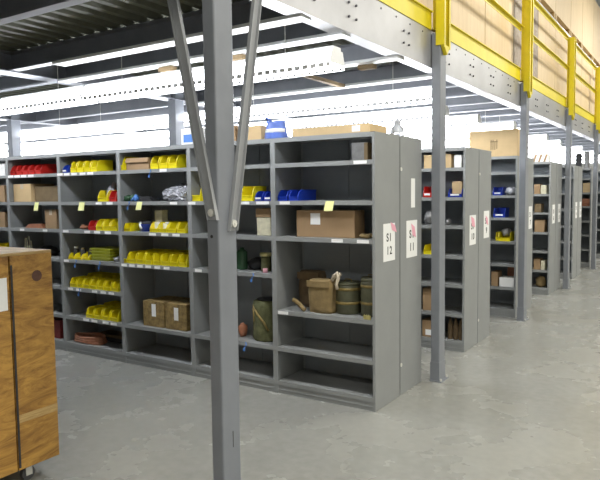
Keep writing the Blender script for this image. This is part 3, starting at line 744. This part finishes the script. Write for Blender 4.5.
# ------------------------------------------------------------------ yellow guard rail on the mezzanine edge
for k, yy in enumerate(CY[:7]):
    r = thing('guard_post', f'yellow channel guard post above {["the foreground column, out of view", "the nearest slim column", "the second slim column", "the third slim column", "the fourth slim column", "the fifth slim column", "the sixth slim column"][k]}', 'guard post', (.100, yy, 2.85), 0, 'yellow guard posts')
    m = MB()
    for s in (-1, 1):
        m.box(.0, .012, s * .055 - .022, s * .055 + .022, .02, 1.27)
        m.box(.012, .075, s * .075 - .003, s * .075 + .003, .02, 1.27)
    m.box(.0, .006, -.05, .05, .05, 1.27)
    m.box(.070, .075, -.075, -.045, .0, 1.27).box(.070, .075, .045, .075, .0, 1.27)
    m.box(-.043, .0, -.03, .03, .16, 1.27)
    m.build('channel', 'guard', r)
    MB().prism([(-.072, .02), (0, -.055), (.072, .02)], 'x', .041, .072).build('foot_bracket', 'guard', r)
for k, (a, b) in enumerate(spans[:7]):
    a2, b2 = a + .078, b - .078
    if k == 0: a2 = -4.6
    for nm, z0, z1, part in (('toe_board', 3.0, 3.15, 'toe'), ('guard_rail', 3.60, 3.655, 'middle'), ('guard_rail', 4.065, 4.12, 'top')):
        m = MB().box(.06, .066, a2, b2, z0 + .001, z1).box(.066, .10, a2, b2, z1 - .006, z1)
        if nm == 'toe_board': m = MB().box(.0565, .0625, a2, b2, z0 + .0005, z1).box(.0625, .080, a2, b2, z1 - .008, z1)
        r = tag(m.build(nm, 'guard'), f'yellow {"toe board" if part == "toe" else part + " guard rail"} on the mezzanine edge, ' +
                ['over the viewer side', 'first span beyond the foreground column', 'second span', 'third span', 'fourth span', 'fifth span', 'sixth span'][k], 'rail' if part != 'toe' else 'toe board', 'yellow mezzanine edge rails')
# plywood crates stored on the mezzanine behind the guard
random.seed(5)
yy = -2.2; i = 0
while yy < 19:
    w_ = [1.2, 1.35, 1.18, 1.3][i % 4]
    for lv, (z0, hh) in enumerate(((ZT, 1.34), (ZT + 1.345, 1.3))):
        mat = 'ply2' if (i == 5 and lv == 0) else 'ply'
        r = thing('plywood_crate', (f'{"grey weathered" if mat == "ply2" else "pale"} plywood crate on the mezzanine, {"lower" if lv == 0 else "upper"} tier, ' +
                                    (ORD[i] if i < 12 else ['thirteenth', 'fourteenth', 'fifteenth', 'sixteenth', 'seventeenth', 'eighteenth'][i - 12]) + ' stack from the viewer'), 'crate', (-.55, yy, z0 + .001), 0, 'plywood crates on the mezzanine')
        MB().box(-.5, .5, .008, w_ - .008, .09, hh - .004).build('crate_body', mat, r)
        MB().box(-.5, .5, .02, .11, 0, .09).box(-.5, .5, w_ - .11, w_ - .02, 0, .09).build('skids', 'crate_edge', r)
        MB().box(.5, .503, .008, w_ - .008, hh - .03, hh - .004).build('edge_strip', 'galv', r)
    yy += w_ + .004; i += 1

# ------------------------------------------------------------------ fluorescent fixtures
def make_fixture(L=2.4):
    r = thing('strip_light', 'x', 'light fixture')
    MB().box(-L / 2, L / 2, -.05, .05, .085, .11).build('housing', 'white', r)
    MB().hexa([(-L / 2 + .01, -.095, 0), (L / 2 - .01, -.095, 0), (L / 2 - .01, .095, 0), (-L / 2 + .01, .095, 0),
               (-L / 2 + .01, -.065, .084), (L / 2 - .01, -.065, .084), (L / 2 - .01, .065, .084), (-L / 2 + .01, .065, .084)]).build('diffuser', 'tube', r)
    m = MB()
    for s in (-1, 1):
        y_ = s * .098
        m.box(-L / 2, L / 2, y_ - .002, y_ + .002, -.026, -.020)
        n = 40
        for k in range(n + 1):
            xx = -L / 2 + L * k / n
            m.box(max(xx - .021, -L / 2), min(xx + .021, L / 2), y_ - .002, y_ + .002, -.020, .002)
    m.build('slotted_rail', 'white', r)
    MB().prism([(-.097, 0), (.097, 0), (.067, .086), (-.067, .086)], 'x', -L / 2 - .004, -L / 2).build('end_cap', 'white', r)
    MB().prism([(-.097, 0), (.097, 0), (.067, .086), (-.067, .086)], 'x', L / 2, L / 2 + .004).build('end_cap', 'white', r)
    for s in (-1, 1):
        MB().cyl((s * .8, 0, .11), (s * .8, 0, .388), .003, n=6).build('hanger', 'boltl', r)
    return r
FX = [(-.6, .04, 2.47), (1.22, .0, 2.47), (2.5, -.35, 2.47), (3.5, -.3, 2.47), (4.6, -.15, 2.47), (5.5, -.2, 2.47), (6.9, -.2, 2.47), (8.3, -.25, 2.47), (10.4, -.2, 2.47), (12.4, -.2, 2.47), (14.5, -.2, 2.47), (16.5, -.2, 2.47)]
fp = None
for i, (y, xe, z) in enumerate(FX):
    for j in range(5 if i < 7 else 4):
        if fp is None: fp = make_fixture(); o = fp
        else: o = copy_tree(fp)
        o.location = (xe - 1.21 - j * 2.42, y, z)
        o['label'] = f'lit fluorescent strip light, {ORD[i]} row from the front, ' + (f'{ORD[j]} from the open aisle end')
        o['group'] = 'strip lights under the mezzanine'

for i, (x, y, L) in enumerate([(-2.28, -.965, 2.31), (-2.90, -.47, 2.93), (-2.9, .41, 2.93), (-2.9, 1.32, 2.93)]):  # added white strips: brightness of the lit purlin flanges put in as colour
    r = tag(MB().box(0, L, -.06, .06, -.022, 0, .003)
            .build('lit_flange_strip', 'white', None, (x, y, ZB + .0085)),
            f'added white strip standing for a lit purlin flange, {ORD[i]} beyond the foreground column', 'flange strip', 'white strips standing for lit purlin flanges')
# junction boxes on the purlins and conduit
for i, (x, y) in enumerate([(-1.62, -.44), (-.90, -.44), (-.28, .44)]):
    r = tag(MB().box(-.07, .07, -.035, .035, -.035, 0, .004).build('junction_box', 'card2', None, (x, y, ZB - .020)),
            ['small brown junction box left of the V brace', 'small brown junction box right of the V brace', 'brown junction box under the purlin before the first aisle column'][i], 'junction box')
tag(MB().box(0, .05, 0, .75, 0, .03).build('cable_tray', 'card2', None, (-.95, .45, ZB - .034)), 'short brown timber batten hanging between two purlins', 'batten')
m = MB(); pts = []
for i in range(40):
    t = i / 39; pts.append((-5.6 + t * 2.4, 1.6, 2.60 + .05 * abs(math.sin(t * 9))))
tag(m.tube(pts, .008, 6).build('looped_cable', 'white', smooth=True), 'white cable looping along under the purlins at far left', 'cable')

# ------------------------------------------------------------------ plywood crate on casters
r = thing('plywood_crate', 'large amber plywood crate on casters at the left edge', 'crate', (-1.15, -1.905, 0))
Wc, Lc, z0, z1 = .82, 1.15, .115, 1.325
m = MB().box(-.018, 0, -.262, 0, z0, z1, .003); m.build('side_board', 'crate', r)
MB().box(-.018, 0, -Lc, -.270, z0, z1, .003).build('side_board', 'crate', r)
MB().box(-.030, -.019, -.30, -.20, z0, z1 - .03).build('inner_batten', 'dark', r)
MB().box(-Wc, -.018, -.018, 0, z0, z1, .003).build('end_board', 'crate', r)
MB().box(-Wc, -.018, -Lc, -Lc + .018, z0, z1).build('end_board', 'crate', r)
MB().box(-Wc, -Wc + .018, -Lc + .018, -.018, z0, z1).build('side_board', 'crate', r)
MB().box(-Wc + .018, -.018, -Lc + .018, -.018, z0, z0 + .02).build('bottom_board', 'crate', r)
MB().box(-Wc, 0, -Lc, 0, z1 + .0005, z1 + .016, .003).build('lid', 'crate_edge', r)
MB().box(.0003, .003, -.262, -.002, .385, .43).build('edge_trim', 'crate_edge', r)
MB().box(.0003, .002, -.37, -.285, 1.03, 1.21).build('paper_label', 'paper', r)
MB().box(.0003, .004, -.262, -.250, .13, z1 - .05).build('gap_trim', 'dark', r)
MB().cyl((0, -.10, 1.20), (.0012, -.10, 1.20), .032, n=14).build('knot', principled('dark_knot', (.12, .05, .03), .6, noise=.4, nscale=40), r)
for i, (x, y) in enumerate([(-.10, -.15), (-.72, -.15), (-.10, -1.0), (-.72, -1.0)]):
    c = MB().box(x - .04, x + .04, y - .045, y + .045, .105, .1145).box(x - .022, x - .018, y - .02, y + .02, .03, .105).box(x + .018, x + .022, y - .02, y + .02, .03, .105).build('caster', 'boltl', r)
    MB().cyl((x - .015, y, .040), (x + .015, y, .040), .040, n=20).build('wheel', 'wheel', c, smooth=False)

# ------------------------------------------------------------------ high bay lamps over the open aisle
k = 0
lampd = bpy.data.lights.new('high_bay', 'AREA'); lampd.shape = 'RECTANGLE'; lampd.size = 1.2; lampd.size_y = .6; lampd.energy = 150; lampd.color = (1.0, .97, .88)
for x in (2.4, 7.5):
    for y in (-7, -1.5, 4, 9.5, 15, 20.5):
        r = thing('high_bay_lamp', f'long high bay lamp hung over the open floor, {"near" if x < 5 else "far"} line, {ORD[int((y + 7) / 5.5)]} from behind the viewer', 'lamp', (x, y, 5.9), 0, 'high bay lamps over the open floor')
        MB().box(-.62, .62, -.32, .32, .02, .09).build('housing', 'white', r)
        MB().cyl((-.4, 0, .09), (-.4, 0, .8), .006, n=6).cyl((.4, 0, .09), (.4, 0, .8), .006, n=6).build('hanger', 'boltl', r)
        l = bpy.data.objects.new('lamp_light', lampd); COL.objects.link(l); l.parent = r; l.location = (0, 0, .01)
        k += 1

# ------------------------------------------------------------------ camera, world, view
f = 628.14
Rv = Vector((0.83998363, 0.54247325, -0.01225871)); Uv = Vector((-0.030043, 0.06905323, 0.9971605)); Fv = Vector((-0.5417794, 0.83723021, -0.0743011))
cam = bpy.data.cameras.new('camera'); co = bpy.data.objects.new('camera', cam); COL.objects.link(co)
cam.sensor_width = 36; cam.lens = 36 * f / 600; cam.clip_end = 200; cam.clip_start = .05
mt = Matrix(((Rv.x, Uv.x, -Fv.x), (Rv.y, Uv.y, -Fv.y), (Rv.z, Uv.z, -Fv.z))).to_4x4()
mt.translation = Vector((2.04302534, -4.17392415, 1.64967962)); co.matrix_world = mt
SC.camera = co
w = bpy.data.worlds.new('world'); SC.world = w; w.use_nodes = True
w.node_tree.nodes['Background'].inputs[0].default_value = (.9, .95, 1, 1); w.node_tree.nodes['Background'].inputs[1].default_value = .3
SC.view_settings.view_transform = 'Standard'; SC.view_settings.look = 'None'; SC.view_settings.gamma = 1
SC.view_settings.use_curve_mapping = False; SC.view_settings.exposure = 0.22
